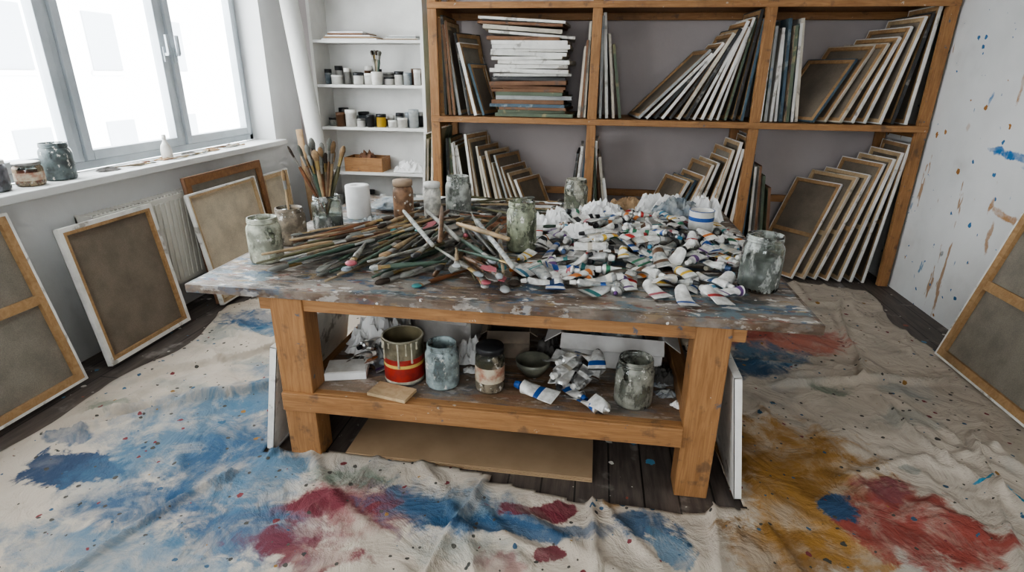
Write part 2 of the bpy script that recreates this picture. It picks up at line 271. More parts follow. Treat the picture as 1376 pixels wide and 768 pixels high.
# ---------------------------------------------------------------- drop cloth
def drop_cloth():
    st=.014; X0,X1,Y0,Y1=-2.5,2.2,.2,4.62
    nx=int((X1-X0)/st);ny=int((Y1-Y0)/st)
    xs=np.linspace(X0,X1,nx+1); ys=np.linspace(Y0,Y1,ny+1)
    gx,gy=np.meshgrid(xs,ys,indexing='ij')
    def line(p,q,w,h,wob=.012,step=0):
        p=np.array(p);q=np.array(q);d=q-p;L=np.hypot(*d);d=d/L
        s=(gx-p[0])*d[0]+(gy-p[1])*d[1]; t=(gx-p[0])*-d[1]+(gy-p[1])*d[0]+wob*np.sin(s*9+p[0]*7)
        e=np.clip(s/.12,0,1)*np.clip((L-s)/.12,0,1)
        return h*np.exp(-(t/w)**2)*e+step*np.clip((t+w)/(w),0,1)*np.clip(1-(t-.02)/.35,0,1)*e
    Z=np.zeros_like(gx)
    rs=random.Random(5)
    seams=[((-1.30,2.0),(-1.9,.7)),((-.38,1.93),(-.62,.3)),((.08,1.93),(.06,.3)),((.52,1.98),(.48,.3)),((.66,3.2),(.62,1.9)),((1.95,4.3),(1.5,2.9)),((1.5,2.9),(1.9,1.2)),((-1.45,2.6),(-2.5,1.75)),((-2.4,3.0),(-1.45,2.75)),((.9,4.5),(1.0,3.3)),((-2.5,2.25),(-1.6,3.2)),((1.0,2.9),(2.2,3.1)),((1.9,2.6),(1.3,1.2)),((-2.5,1.95),(-1.5,2.45))]
    for a,b in seams: Z+=line(a,b,.016,.026,step=.018)
    for k in range(230):
        x=rs.uniform(X0,X1);y=rs.uniform(1.0,Y1)
        if k>180: x=rs.uniform(.7,X1)
        a=rs.uniform(0,pi) if rs.random()<.4 else (rs.gauss(1.5,.3) if rs.random()<.6 else rs.gauss(2.5,.25));L=rs.uniform(.2,1.0)
        Z+=line((x,y),(x+cos(a)*L,y+sin(a)*L),rs.uniform(.014,.032),rs.uniform(.005,.018),.02)
    vs=[];idx=-np.ones(gx.shape,int);fs=[]
    for i in range(nx+1):
        for j in range(ny+1):
            x,y=gx[i,j],gy[i,j]
            z=Z[i,j]+.018*abs(noise.noise(Vector((x*2.2,y*2.2,1))))+.010*noise.noise(Vector((x*5,y*5,4)))+.008
            wl=.10*noise.noise(Vector((y*1.6,5,1))); wr=.12*noise.noise(Vector((y*1.5,9,3)))-.10*max(0,1-abs(y-3.9)/.6)
            u=(x-X0)/(X1-X0); xx=x+wl*(1-u)**4+wr*u**4
            yy=y+.12*noise.noise(Vector((x*1.5,2,7)))*max(0,(y-3.6))/1.0 - (.75*max(0,(y-3.4))/1.2 if x<0 else 0)*1
            if 1.2<y<2.3: yy+=.03*noise.noise(Vector((x*2.2,11,7)))*(1-abs(y-1.75)/.55)
            # the cloth is pressed flat where the framed canvases stand on it
            if xx<-2.46 : z=min(z,.018)
            if 2.02<xx and 2.0<yy<3.6: z=min(z,.020)
            if -1.42<xx<-1.34 or .62<xx<.72: z=min(z,.020)
            idx[i,j]=len(vs); vs.append((xx,yy,max(.004,z)))
    for i in range(nx):
        for j in range(ny):
            x=(xs[i]+xs[i+1])/2;y=(ys[j]+ys[j+1])/2
            hx0=-1.36+.04*sin(y*6); hx1=.66+.05*sin(y*5)
            if hx0<x<hx1 and y>1.91-.05*sin(x*3+1)- (.05 if x>-.35 else 0): continue
            fs.append((idx[i,j],idx[i+1,j],idx[i+1,j+1],idx[i,j+1]))
    m=MB(); m.add(vs,fs,CLOTH,True); o=m.build('drop_cloth')
    s=o.modifiers.new('s','SOLIDIFY'); s.thickness=.003
drop_cloth()
# ---------------------------------------------------------------- work table
e=empty('work_table')
def part(name,fn,bev=.004,par=None):
    m=MB(); fn(m); return m.build(name,par or e,bev)
part('tabletop',lambda m:m.box(-1.59,.81,1.92,3.72,.765,.80,TTOP),.003)
part('tabletop_edging',lambda m:(m.box(-1.592,.812,1.905,1.92,.763,.799,TEDGE),m.box(-1.603,-1.59,1.905,3.72,.763,.799,TEDGE),m.box(.81,.823,1.905,3.72,.763,.799,TEDGE)),.002)
lx=[(-1.26,-1.12),(.40,.53)]
for i,(a,b) in enumerate(lx):
    for j,(c,d) in enumerate(((1.925,2.04),(3.45,3.57))):
        part('leg_%d'%(i*2+j+1),lambda m:m.box(a,b,c,d,0,.764,PINE_V),.005)
part('apron_front',lambda m:m.box(-1.31,.58,1.935,1.975,.70,.764,PINE_X))
part('apron_back',lambda m:m.box(-1.31,.58,3.50,3.54,.70,.764,PINE_X))
part('apron_left',lambda m:m.box(-1.21,-1.17,2.04,3.45,.69,.764,PINE_Y)); part('apron_right',lambda m:m.box(.45,.49,2.04,3.45,.69,.764,PINE_Y))
part('rail_front',lambda m:m.box(-1.12,.40,1.925,1.965,.245,.33,PINE_X)); part('rail_back',lambda m:m.box(-1.12,.40,3.5,3.54,.245,.33,PINE_X))
part('rail_front_face',lambda m:m.box(-1.255,.40,1.905,1.925,.245,.33,PINE_X))
part('rail_left',lambda m:m.box(-1.21,-1.17,2.04,3.45,.245,.33,PINE_Y)); part('rail_right',lambda m:m.box(.45,.49,2.04,3.45,.245,.33,PINE_Y))
part('brace_right',lambda m:m.box(.40,.45,2.04,2.6,.33,.40,PINE_Y))
part('lower_shelf',lambda m:[m.box(-1.17,.45,1.967+k*.255,1.967+k*.255+.252,.305,.328,LSHELF) for k in range(6)],.002)
ZS=.329
# ---------------------------------------------------------------- canvases
def canvas(mb,M,w,h,x0,d=.022,edge=None,back=None,bar=None,front=None,cross=0,bw=.045,fold=.010):
    edge=edge or E_WHITE;back=back or LINEN;bar=bar or STRETCH;front=front or edge
    x1=x0+w;t=.003
    mb.box(x0,x1,d-.003,d,0,h,front,M); mb.box(x0+.004,x1-.004,d-.0055,d-.0033,.004,h-.004,back,M)
    mb.box(x0,x0+t,0,d,0,h,edge,M); mb.box(x1-t,x1,0,d,0,h,edge,M); mb.box(x0,x1,0,d,0,t,edge,M); mb.box(x0,x1,0,d,h-t,h,edge,M)
    q=.0012
    mb.box(x0,x0+fold,-q,0,0,h,edge,M); mb.box(x1-fold,x1,-q,0,0,h,edge,M); mb.box(x0,x1,-q*1.1,0,0,fold,edge,M); mb.box(x0,x1,-q*1.1,0,h-fold,h,edge,M)
    a=t+.0002
    mb.box(x0+a,x0+bw,.0004,d-.007,a,h-a,bar,M); mb.box(x1-bw,x1-a,.0004,d-.007,a,h-a,bar,M)
    mb.box(x0+bw,x1-bw,.0006,d-.007,a,bw,bar,M); mb.box(x0+bw,x1-bw,.0006,d-.007,h-bw,h-a,bar,M)
    if cross: mb.box(x0+bw,x1-bw,.002,d-.008,h*cross-bw/2,h*cross+bw/2,bar,M)
def lean_canvas(name,x,y,yaw,tilt,w,h,z=.0,**k):
    d=k.get('d',.022); m=MB(); canvas(m,T((x,y,z+d*sin(math.radians(tilt))+.001))@Rz(yaw)@Rx(-tilt),w,h,-w/2,**k); return m.build(name)
zc=.021
lean_canvas('leaning_canvas',-2.66,1.93,90,12,.80,.93,z=zc,d=.03,cross=.52,bw=.05,fold=.014,back=LINEN3)
lean_canvas('leaning_canvas',-2.64,2.80,90,8,.66,.80,z=zc,d=.03,bw=.042,fold=.024)
lean_canvas('leaning_canvas',-2.58,3.80,90,9,.80,.80,z=zc,d=.03,bw=.03,fold=.012,back=LINEN2,bar=STRETCH2)
lean_canvas('leaning_canvas',-2.66,3.92,90,6,.92,.92,d=.025,back=LINEN3,bar=wood_mat('dark_frame_wood',(.3,.15,.06),(.2,.09,.035),(5,5,5),False),edge=E_RUST,bw=.06)
lean_canvas('leaning_canvas',-2.72,4.62,90,4,.42,.78,d=.025,back=LINEN2,bar=STRETCH2)
lean_canvas('leaning_canvas',2.13,2.80,-90,14,1.25,.98,z=zc,d=.03,back=LINEN3,cross=.5,bw=.055,fold=.012)
m=MB(); canvas(m,T((-1.375,2.30,zc))@Rz(-90)@Rx(-10),.75,.52,-.375,d=.03); m.build('leaning_canvas')
m=MB(); canvas(m,T((.66,2.22,zc))@Rz(90)@Rx(-8),.6,.55,-.3,d=.028); m.build('leaning_canvas')
m=MB(); canvas(m,T((-1.03,2.92,.335))@Rz(90)@Rx(-9),.50,.36,-.25,d=.022,back=LINEN3); m.build('leaning_canvas')
# ---------------------------------------------------------------- storage rack
e2=empty('canvas_storage_rack')
px=[-1.335,-.045,1.205,2.405]
def rk(n,*a,mat=PINE_V): part(n,lambda m:m.box(*a,mat),.004,e2)
RY0,RY1=4.73,5.38
for i,x in enumerate(px):
    rk('front_post_%d'%(i+1),x-.037,x+.037,RY0,RY0+.05,0,ZC-.02); rk('back_post_%d'%(i+1),x-.037,x+.037,RY1-.03,RY1+.02,0,ZC-.02)
    for j,z in enumerate((1.18,2.03)): rk('side_rail_%d_%d'%(i,j),x-.02,x+.02,RY0+.05,RY1-.03,z,z+.06,mat=PINE_Y)
for j,z in enumerate((1.27,2.12)):
    rk('shelf_board_%d'%j,-1.37,2.44,RY0+.03,RY1,z-.024,z,mat=SHELF_W); rk('front_rail_%d'%j,-1.37,2.44,RY0-.012,RY0,z-.045,z+.002,mat=PINE_X)
    rk('back_rail_%d'%j,-1.37,2.44,RY1-.07,RY1-.03,z-.08,z-.024,mat=PINE_X)
rk('back_rail_low',-1.37,2.44,RY1-.07,RY1-.03,.55,.61,mat=PINE_X)
rr=random.Random(11)
EDG=[E_WHITE]*6+[E_CREAM]*3+[E_GREY,E_BLUE,E_DARK,E_RUST,E_GREEN]
def fan(name,n,xa,xb,ta,tb,ha,hb,d,z,w=.45,skew=0,y0=4.80,edges=EDG,th=.022,backs=(LINEN,LINEN3),jit=1,cross=0,hj=.06,skf=.5):
    m=MB()
    for i in range(n):
        u=i/max(1,n-1); x=xa+(xb-xa)*u; t=ta+(tb-ta)*u+jit*rr.uniform(-1.2,1.2); h=ha+(hb-ha)*u+rr.uniform(-hj,hj)
        yy=y0+rr.uniform(0,.05); ww=w*rr.uniform(.88,1.0); dd=th*rr.uniform(.8,1.15)
        sk=skew*(1-skf*u)
        yaw=(-90+sk) if d>0 else (90-sk)
        yaw+=jit*rr.uniform(-1.5,1.5)
        M=T((x,yy,z+dd*sin(math.radians(t))+.002))@Rz(yaw)@Rx(-t)
        canvas(m,M,ww,h,-ww if d>0 else 0,d=dd,edge=rr.choice(edges),back=rr.choice(backs),front=rr.choice(PAINTS),bar=rr.choice((STRETCH,STRETCH,STRETCH2)),bw=.035,fold=.008,cross=cross)
    return m.build(name)
Z1=1.272
DK=[E_BLUE,E_DARK,E_GREY,E_RUST,E_WHITE,E_GREEN]
fan('stretched_canvas_row',4,-1.265,-1.14,1,8,.76,.70,-1,Z1,edges=DK,w=.42)
fan('stretched_canvas_row',3,-1.06,-.94,12,18,.62,.46,-1,Z1,edges=[E_DARK,E_BLUE,E_WHITE],w=.40,skew=22,jit=.4)
fan('stretched_canvas_row',3,-.165,-.115,3,1,.60,.66,1,Z1,w=.42,jit=.2)
fan('stretched_canvas_row',4,.03,.19,2,10,.78,.62,-1,Z1,w=.42)
fan('stretched_canvas_row',14,.32,1.12,46,4,.70,.76,1,Z1,w=.45,skew=8,jit=.9)
fan('stretched_canvas_row',8,1.28,1.55,1,6,.66,.72,-1,Z1,w=.42,edges=[E_WHITE,E_BLUE,E_GREEN,E_GREY,E_CREAM,E_WHITE])
fan('stretched_canvas_row',8,1.64,2.30,37,3,.60,.80,1,Z1,w=.46,skew=32,y0=4.77,jit=.7,hj=.03,backs=(LINEN,),skf=1.0)
fan('stretched_canvas_row',4,-1.52,-1.40,3,3,1.10,1.12,1,.002,w=.45,y0=4.74,jit=.5,edges=[E_WHITE,E_CREAM])
fan('stretched_canvas_row',5,-1.25,-1.02,1,8,1.12,1.0,-1,.002,w=.42,edges=DK+[E_WHITE])
fan('stretched_canvas_row',10,-.95,-.36,8,26,1.10,.86,-1,.002,w=.45,skew=14,y0=4.76,jit=.9,skf=-.8)
fan('stretched_canvas_row',3,-.26,-.15,7,4,1.0,1.1,1,.002,w=.42)
fan('stretched_canvas_row',5,.04,.24,2,10,1.1,.85,-1,.002,w=.42)
fan('stretched_canvas_row',10,.42,1.10,28,5,.84,1.16,1,.002,w=.45,skew=20,y0=4.77,jit=.9,skf=1.0)
fan('stretched_canvas_row',5,1.29,1.52,1,7,1.04,.80,-1,.002,w=.42)
fan('stretched_canvas_row',7,1.70,2.26,29,5,.86,1.12,1,.002,w=.47,skew=36,y0=4.74,jit=.5,hj=.02,backs=(LINEN,),cross=.45,edges=[E_WHITE,E_WHITE,E_CREAM],skf=1.0)
m=MB(); z=Z1+.002
for i in range(25):
    u=i/24; dd=rr.uniform(.018,.032); w=rr.uniform(.54,.66)+.05*u; hh=rr.uniform(.40,.46)
    ed=rr.choice([E_BLUE,E_DARK,E_GREEN,E_DARK,E_GREY,E_RUST]) if u<.4 else rr.choice([E_WHITE,E_WHITE,E_CREAM,E_GREY,E_WHITE,E_DARK,E_WHITE,E_RUST])
    cx=-.55+rr.uniform(-.05,.05)-.05*(u>.6)
    tilt=rr.uniform(-1.3,1.3)*(u>.3)+(3.0 if u>.85 else 0)
    M=T((cx,4.80+rr.uniform(0,.04),z+dd))@Rz(rr.uniform(-6,6))@Ry(tilt)@Rx(-90)
    canvas(m,M,w,hh,-w/2,d=dd,edge=ed,front=ed,bw=.04); z+=dd+.0015+abs(tilt)*.0032
m.build('stacked_canvases')
# ---------------------------------------------------------------- white bookcase
e3=empty('white_bookcase')
def wb(n,*a): part(n,lambda m:m.box(*a,WSH),.002,e3)
BX0,BX1,BY0,BY1=-2.56,-1.52,5.09,5.41
wb('side_left',BX0,BX0+.03,BY0,BY1,0,2.7); wb('side_right',BX1-.03,BX1,BY0,BY1,0,2.7); wb('back_panel',BX0+.03,BX1-.03,BY1-.012,BY1,0.02,2.7); wb('top',BX0,BX1,BY0,BY1,2.7,2.73)
SHZ=[.06,.36,.72,1.13,1.50,1.87,2.26]
for i,z in enumerate(SHZ): wb('shelf_%d'%i,BX0+.03,BX1-.03,BY0+.005,BY1-.012,z-.025,z)
m=MB()
for i,(x,w) in enumerate(((-1.49,.03),(-1.445,.035),(-1.40,.02))): m.box(x,x+w,5.30,5.32,0,2.45-.2*i,[STRETCH,PINE_V,SHELF_W][i])
m.build('timber_strips')
m=MB(); M=T((-2.44,4.97,.012))@Ry(-5.5)
m.lathe([(.075,0),(.075,2.28),(.067,2.28),(.067,.0),(.075,0)],simple('roll_paper',(.62,.61,.58),.8),M,28)
m.build('paper_roll')
m=MB(); m.lathe([(.0,0),(.03,0),(.03,1.1),(0.0,1.1)],PAPERT,T((-2.66,5.02,.008))@Ry(-3),16); m.build('cardboard_tube')
# ---------------------------------------------------------------- vessels
cnt=[0]
def jar(name,x,y,z,r,h,liq=(.2,.2,.17),fill=.6,smear=(.4,.4,.34),amount=.5,lid=None,label=None):
    cnt[0]+=1; m=MB(); M=T((x,y,z+.001)); t=.0035
    G=jar_glass('jar_glass_%d'%cnt[0],smear,amount,cnt[0]*3.1)
    rn=r*.84
    out=[(0,.0),(r*.8,0),(r*.95,.004),(r,.014),(r,h*.74),(r*.97,h*.80),(rn,h*.87),(rn,h*.885),(rn*1.06,h*.895),(rn*1.06,h*.915),(rn,h*.925),(rn*1.05,h*.94),(rn*1.05,h*.96),(rn,h*.97),(rn*1.03,h*.985),(rn*1.02,h)]
    inn=[(rn-t,h),(rn-t,h*.88),(r*.97-t,h*.80),(r-t,h*.73),(r-t,.02),(r*.85,.009),(0,.008)]
    m.lathe(out+inn,G,M,28)
    if fill:
        L=murk('murky_water_%d'%cnt[0],liq); zf=h*fill; rr_=r-t*.7
        m.lathe([(0,0.0095),(r*.85,.0095),(rr_,.021),(rr_,min(zf,h*.73)),(0,min(zf,h*.73))],L,M,24)
    if label: m.lathe([(r+.0008,h*.25),(r+.0008,h*.6)],label,M,28)
    if lid: m.lathe([(rn*1.06,h*.9),(rn*1.14,h*.9),(rn*1.14,h*1.01),(rn*1.08,h*1.03),(0,h*1.03)],lid,M,28)
    return m.build(name)
TZ=.80
def tj(n,x,yf,r,h,**k): return jar(n,x,yf+r,TZ,r,h,**k)
tj('glass_jar',-1.44,2.17,.073,.20,liq=(.36,.38,.29),fill=.55,smear=(.54,.55,.44),amount=.9)
tj('glass_jar',-1.47,2.45,.074,.18,liq=(.14,.12,.09),fill=.5,smear=(.34,.28,.21),amount=.8)
tj('brush_jar',-1.42,2.74,.080,.185,liq=(.2,.21,.19),fill=.35,smear=(.5,.5,.47),amount=.35)
tj('brown_bottle',-1.07,3.0,.058,.23,liq=(.2,.1,.05),fill=.7,smear=(.28,.155,.085),amount=1.1,lid=simple('lid_brown',(.36,.26,.18),.6))
tj('glass_jar',-.92,3.08,.050,.21,liq=(.5,.48,.42),fill=.7,smear=(.68,.65,.58),amount=.9,lid=WHITEP)
tj('glass_jar',-.79,3.16,.076,.24,liq=(.27,.29,.25),fill=.72,smear=(.44,.45,.41),amount=.7)
tj('glass_jar',-.33,2.54,.072,.24,liq=(.19,.21,.14),fill=.65,smear=(.38,.40,.28),amount=.6)
tj('glass_jar',-.10,3.29,.070,.225,liq=(.30,.30,.23),fill=.6,smear=(.48,.46,.37),amount=.6)
tj('glass_jar',.68,2.17,.079,.225,liq=(.24,.25,.23),fill=.6,smear=(.46,.48,.44),amount=.45)
m=MB(); m.lathe([(0,0),(.061,0),(.064,.004),(.064,.135),(.066,.138),(.061,.138),(.060,.07),(0,.07)],[WHITEP]*3+[PAL['blue']]*2+[WHITEP,PAL['blue']],T((.58,3.05,TZ+.001)),28)
m.lathe([(.0646,.085),(.0648,.105)],PAL['blue'],T((.58,3.05,TZ+.001)),28); m.build('white_paint_pot')
m=MB(); m.lathe([(0,0),(.066,0),(.07,.006),(.07,.185),(.066,.19),(.020,.19),(.018,.02),(0,.02)],PAPER,T((-1.36,3.10,TZ+.001)),28); m.build('paper_towel_roll')
RED=simple('can_label_red',(.36,.025,.018),.4,0,1,20,c2=(.22,.02,.015)); CW=simple('can_paint_drips',(.62,.58,.47),.45,0,1,18,c2=(.30,.27,.2)); OLV=simple('can_stained_metal',(.26,.24,.17),.45,.3,1,16,c2=(.09,.08,.05)); YL=simple('can_yellow',(.58,.42,.12),.45)
m=MB(); M=T((-.78,2.03+.09,ZS+.001)); r=.088
m.lathe([(0,0),(r,0),(r+.002,.004),(r,.01),(r,.022),(r,.085),(r,.100),(r,.125),(r,.20),(r+.004,.204),(r+.004,.212),(r-.006,.212),(r-.006,.06),(0,.06)],[STEEL,STEEL,STEEL,CW,RED,YL,RED,OLV,STEEL,OLV,CW,simple('old_paint',(.2,.17,.1),.3,0,1,8),PAL['umber']],M,32)
for i,l in enumerate((.05,.09,.03,.12,.06,.10,.04)):
    a=-pi/2+(i-3)*.37+.1*sin(i*5); c=M@T(((r+.0005)*cos(a),(r+.0005)*sin(a),.206-l))
    m.lathe([(0,0),(.005,.004),(.003,l*.6),(.006,l)],CW,c,8)
m.build('paint_can')
LBL=simple('jar_label',(.55,.5,.38),.6,0,1,25,c2=(.35,.15,.1))
jar('glass_jar',-.60,2.02+.074,ZS,.073,.20,liq=(.17,.22,.24),fill=.7,smear=(.36,.43,.43),amount=.85)
jar('glass_jar',-.39,2.03+.062,ZS,.063,.20,liq=(.12,.10,.06),fill=.7,smear=(.26,.22,.16),amount=.5,lid=BLACKP,label=LBL)
jar('glass_jar',.215,2.0+.08,ZS,.079,.205,liq=(.21,.21,.17),fill=.6,smear=(.32,.32,.27),amount=.55)
jar('glass_jar',-2.99,2.42,zs,.07,.15,liq=(.1,.09,.1),fill=.7,smear=(.2,.2,.22),amount=.6,lid=WHITEP)
jar('glass_jar',-2.97,2.60,zs,.066,.12,liq=(.25,.08,.05),fill=.7,smear=(.4,.3,.2),amount=.7,lid=STEEL,label=LBL)
jar('glass_jar',-2.98,2.79,zs,.078,.20,liq=(.10,.12,.12),fill=.7,smear=(.14,.17,.17),amount=.9)
m=MB(); m.lathe([(0,0),(.035,0),(.036,.005),(.036,.06),(.03,.09),(.012,.12),(.012,.135),(.015,.137),(.013,.165),(0,.165)],WHITEP,T((-2.97,3.62,zs+.001)),20); m.build('glue_bottle')
# ---------------------------------------------------------------- heightmap piling
class Pile:
    def __init__(s,x0,x1,y0,y1,z,res=.010): s.x0,s.y0,s.res,s.z=x0,y0,res,z; s.nx=int((x1-x0)/res)+1;s.ny=int((y1-y0)/res)+1; s.h=np.zeros((s.nx,s.ny))
    def ij(s,x,y): return min(s.nx-1,max(0,int((x-s.x0)/s.res))),min(s.ny-1,max(0,int((y-s.y0)/s.res)))
    def block(s,x,y,r,h):
        i0,j0=s.ij(x-r,y-r);i1,j1=s.ij(x+r,y+r); s.h[i0:i1+1,j0:j1+1]=h
    def seg(s,x,y,a,L,r,commit=True,n=22,maxt=.35):
        S=np.linspace(-L/2,L/2,n); H=np.array([s.h[s.ij(x+cos(a)*q,y+sin(a)*q)]+r for q in S])
        best=None
        for b in np.linspace(-maxt,maxt,13):
            a0=np.max(H-b*S)
            c=a0+abs(b)*.05
            if best is None or c<best[0]: best=(c,a0,b)
        _,a0,b=best
        if commit: s.commit(x,y,a,L,r,a0,b)
        return a0,b
    def commit(s,x,y,a,L,r,a0,b):
        n=max(6,int(L/s.res)); k=int(r/s.res)
        for q in np.linspace(-L/2,L/2,n):
            i,j=s.ij(x+cos(a)*q,y+sin(a)*q); z=a0+b*q+r*.5
            sl=s.h[max(0,i-k):i+k+1,max(0,j-k):j+k+1]; np.maximum(sl,z,out=sl)
def segM(x,y,z,a,b):
    d=Vector((cos(a),sin(a),b)).normalized(); yv=Vector((-sin(a),cos(a),0)); zv=d.cross(yv)
    return Matrix(((d.x,yv.x,zv.x,x),(d.y,yv.y,zv.y,y),(d.z,yv.z,zv.z,z),(0,0,0,1)))
XA=Matrix(((0,0,1,0),(0,1,0,0),(-1,0,0,0),(0,0,0,1)))
def brush(m,M,L,r,rng,flat=None,paint=None,big=1.2):
    h=rng.choice(HAND); br=rng.choice(BRIS); fe=STEEL if rng.random()<.6 else BRASS
    Lh=L*.74;Lf=L*.12;Lb=L*.14
    s=rng.uniform(.45,.7) if flat is None else flat
    S=Matrix.Diagonal((1,1.4,s,1)) if rng.random()<.7 else Matrix.Diagonal((1,1,.9,1))
    c=M@T((-L/2,0,0))@XA
    m.lathe([(0,0),(r*.45,.002),(r*.55,Lh*.3),(r*.8,Lh*.65),(r,Lh*.85),(r*.75,Lh)],h,c,8)
    c2=M@S@T((-L/2,0,0))@XA
    m.lathe([(r*.72,Lh),(r*.8,Lh+Lf*.3),(r*.78,Lh+Lf*.35),(r*.9,Lh+Lf)],fe,c2,10)
    pm=paint or br
    m.lathe([(r*.9,Lh+Lf),(r*(.9+big)/2,Lh+Lf+Lb*.25),(r*big,Lh+Lf+Lb*.55),(r*big*.75,Lh+Lf+Lb*.85),(r*.3,L),(0,L)],[br,pm,pm,pm,pm],c2,10)
def knife(m,M,L,r,col):
    c=M@T((-L/2,0,0))
    m.lathe([(0,0),(r*.8,.004),(r,L*.2),(r*.7,L*.4),(r*.8,L*.45),(0,L*.45)],HAND[2],c@XA,8)
    m.box(L*.44,L*.6,-.003,.003,-.002,.002,STEEL,c)
    pts=[(L*.6,-.004),(L*.68,-.022),(L*.85,-.024),(L,-.002),(L*.85,.024),(L*.68,.022),(L*.6,.004)]
    vs=[(x,y,.002) for x,y in pts]+[(x,y,-.002) for x,y in pts]; n=len(pts)
    m.add(vs,[tuple(range(n)),tuple(range(2*n-1,n-1,-1))]+[(i,i+n,(i+1)%n+n,(i+1)%n) for i in range(n)],col,False,c)
def tube(m,M,L,R,rng,body=None,lab=None,cap=None,crush=None):
    body=body or rng.choice([TW,TW,TW,TW,TA,TG]); lab=lab or rng.choice(list(PAL.values())); cap=cap or rng.choice([WHITEP,WHITEP,BLACKP,BLACKP,lab])
    crush=rng.uniform(.0,.65) if crush is None else crush
    N=15;K=12;vs=[];fs=[];ms=[]; sd=rng.uniform(0,99); bend=rng.uniform(-.025,.025); l0=rng.uniform(.2,.45); l1=l0+rng.uniform(.10,.22); two=rng.random()<.4; cf=rng.choice([TA,TW,lab])
    full=rng.uniform(.25,.95)
    for k in range(N):
        u=k/(N-1); x=-L/2+L*.80*u
        w=R*(1.50-.50*u**1.5); t=R*(.05+.95*min(1,u*1.05)**(1/full))*(1-crush*.5*sin(pi*min(1,u*1.05)))
        for i in range(K):
            a=2*pi*i/K; nz=noise.noise(Vector((x*34,cos(a)*1.5+sd,sin(a)*1.5)))
            q=1+nz*.9*crush
            vs.append((x,w*cos(a)*(1+nz*.25*crush),t*sin(a)*q+bend*sin(pi*u)*.6+R*.3*crush*sin(u*9+sd)*(1-u)))
    for k in range(N-1):
        u=(k+.5)/(N-1); mt=lab if (l0<u<l1 or (two and .82<u<.9)) else (cf if u<.1 else body)
        for i in range(K):
            j=(i+1)%K; fs.append((k*K+i,k*K+j,(k+1)*K+j,(k+1)*K+i)); ms.append(mt)
    m.add(vs,fs,ms,crush<.4,M)
    c=M@T((-L/2+L*.8,0,0))@XA
    m.lathe([(R,0),(R*.95,L*.01),(R*.42,L*.05),(R*.42,L*.07)],TA,c,K)
    if rng.random()<.85: m.lathe([(0,L*.065),(R*.62,L*.065),(R*.62,L*.09),(R*.50,L*.2),(0,L*.2)],cap,c,12,False)
    else: m.lathe([(R*.35,L*.05),(R*.35,L*.1),(R*.1,L*.14),(0,L*.15)],lab,c,8)
def crumple(m,x,y,z,sx,sy,amp,mat,seed,n=30,rot=0,smooth=False):
    vs=[];fs=[]
    for i in range(n+1):
        for j in range(n+1):
            u=i/n*2-1;v=j/n*2-1
            k=1+.25*noise.noise(Vector((math.atan2(v,u)*1.2,seed,2)))
            rd=max(abs(u),abs(v)); l=math.hypot(u,v) or 1; q=rd/l*.6+.4
            p=Vector((u*2.2+seed,v*2.2,seed*.7))
            r1=1-abs(noise.noise(p)*1.8); r2=1-abs(noise.noise(p*2.3+Vector((5,5,5)))*1.8); r3=noise.noise(p*5)
            env=max(0,1-rd**3)
            hh=amp*(.55*max(0,r1)+.35*max(0,r2)*max(0,r1)+.12*r3)*env+.003
            jx=noise.noise(p*2+Vector((9,0,0)))*.16; jy=noise.noise(p*2+Vector((0,9,0)))*.16
            vs.append((sx*(u*q*k+jx),sy*(v*q*k+jy),max(.002,hh)))
    for i in range(n):
        for j in range(n):
            a=i*(n+1)+j; fs.append((a,a+n+1,a+n+2,a+1))
    m.add(vs,fs,mat,smooth,T((x,y,z))@Rz(rot))
P=Pile(-1.6,.82,1.9,3.75,TZ)
for x,y,r in ((-1.44,2.245,.075),(-1.47,2.52,.075),(-1.42,2.82,.08),(-1.07,3.058,.06),(-.92,3.13,.052),(-.79,3.236,.076),(-.33,2.612,.074),(-.10,3.36,.070),(.68,2.25,.081),(.58,3.05,.066),(-1.36,3.10,.072)): P.block(x,y,r+.006,9)
rb=random.Random(3); mb=MB()
def drop_brush(x,y,a,L,r,lim=.085):
    a0,b=P.seg(x,y,a,L,r,False,22,.06)
    if a0>lim: return False
    P.commit(x,y,a,L,r,a0,b)
    return segM(x,y,TZ+a0+.001,a,b)
n=0;tries=0
while n<125 and tries<4500:
    tries+=1
    u=rb.random(); L=rb.uniform(.40,.70); fx=-1.38+.55*u+rb.gauss(0,.02); fy=1.97+rb.uniform(0,.34)+.03*u
    ang=math.radians(46+30*u+rb.gauss(0,9)); x=fx+cos(ang)*L/2; y=fy+sin(ang)*L/2
    if y+sin(ang)*L/2>2.95 or x+cos(ang)*L/2>-.5: continue
    r=rb.uniform(.008,.0135); M=drop_brush(x,y,ang if rb.random()<.7 else ang+pi,L,r,.095)
    if M: brush(mb,M,L,r,rb); n+=1
n=0;tries=0
while n<135 and tries<5500:
    tries+=1
    u=rb.random(); L=rb.uniform(.26,.52); fx=-1.02+.74*u+rb.gauss(0,.03); fy=1.97+rb.uniform(0,.55)
    ang=math.radians(62+62*u+rb.gauss(0,20)); x=fx+cos(ang)*L/2; y=fy+sin(ang)*L/2
    if x>-.38 and y>2.25: continue
    r=rb.uniform(.009,.015); M=drop_brush(x,y,ang+(pi if rb.random()<.75 else 0),L,r,.10)
    if M:
        if rb.random()<.16: knife(mb,M,L*.9,.011,rb.choice([STEEL,PAL['teal'],RAGG,PAL['umber'],PAL['rose'],TG]))
        else: brush(mb,M,L,r,rb,paint=rb.choice([None,None,PAL['umber'],PAL['teal'],RAGG,PAL['black'],TG,PAL['rose'] if rb.random()<.4 else None]),big=1.3)
        n+=1
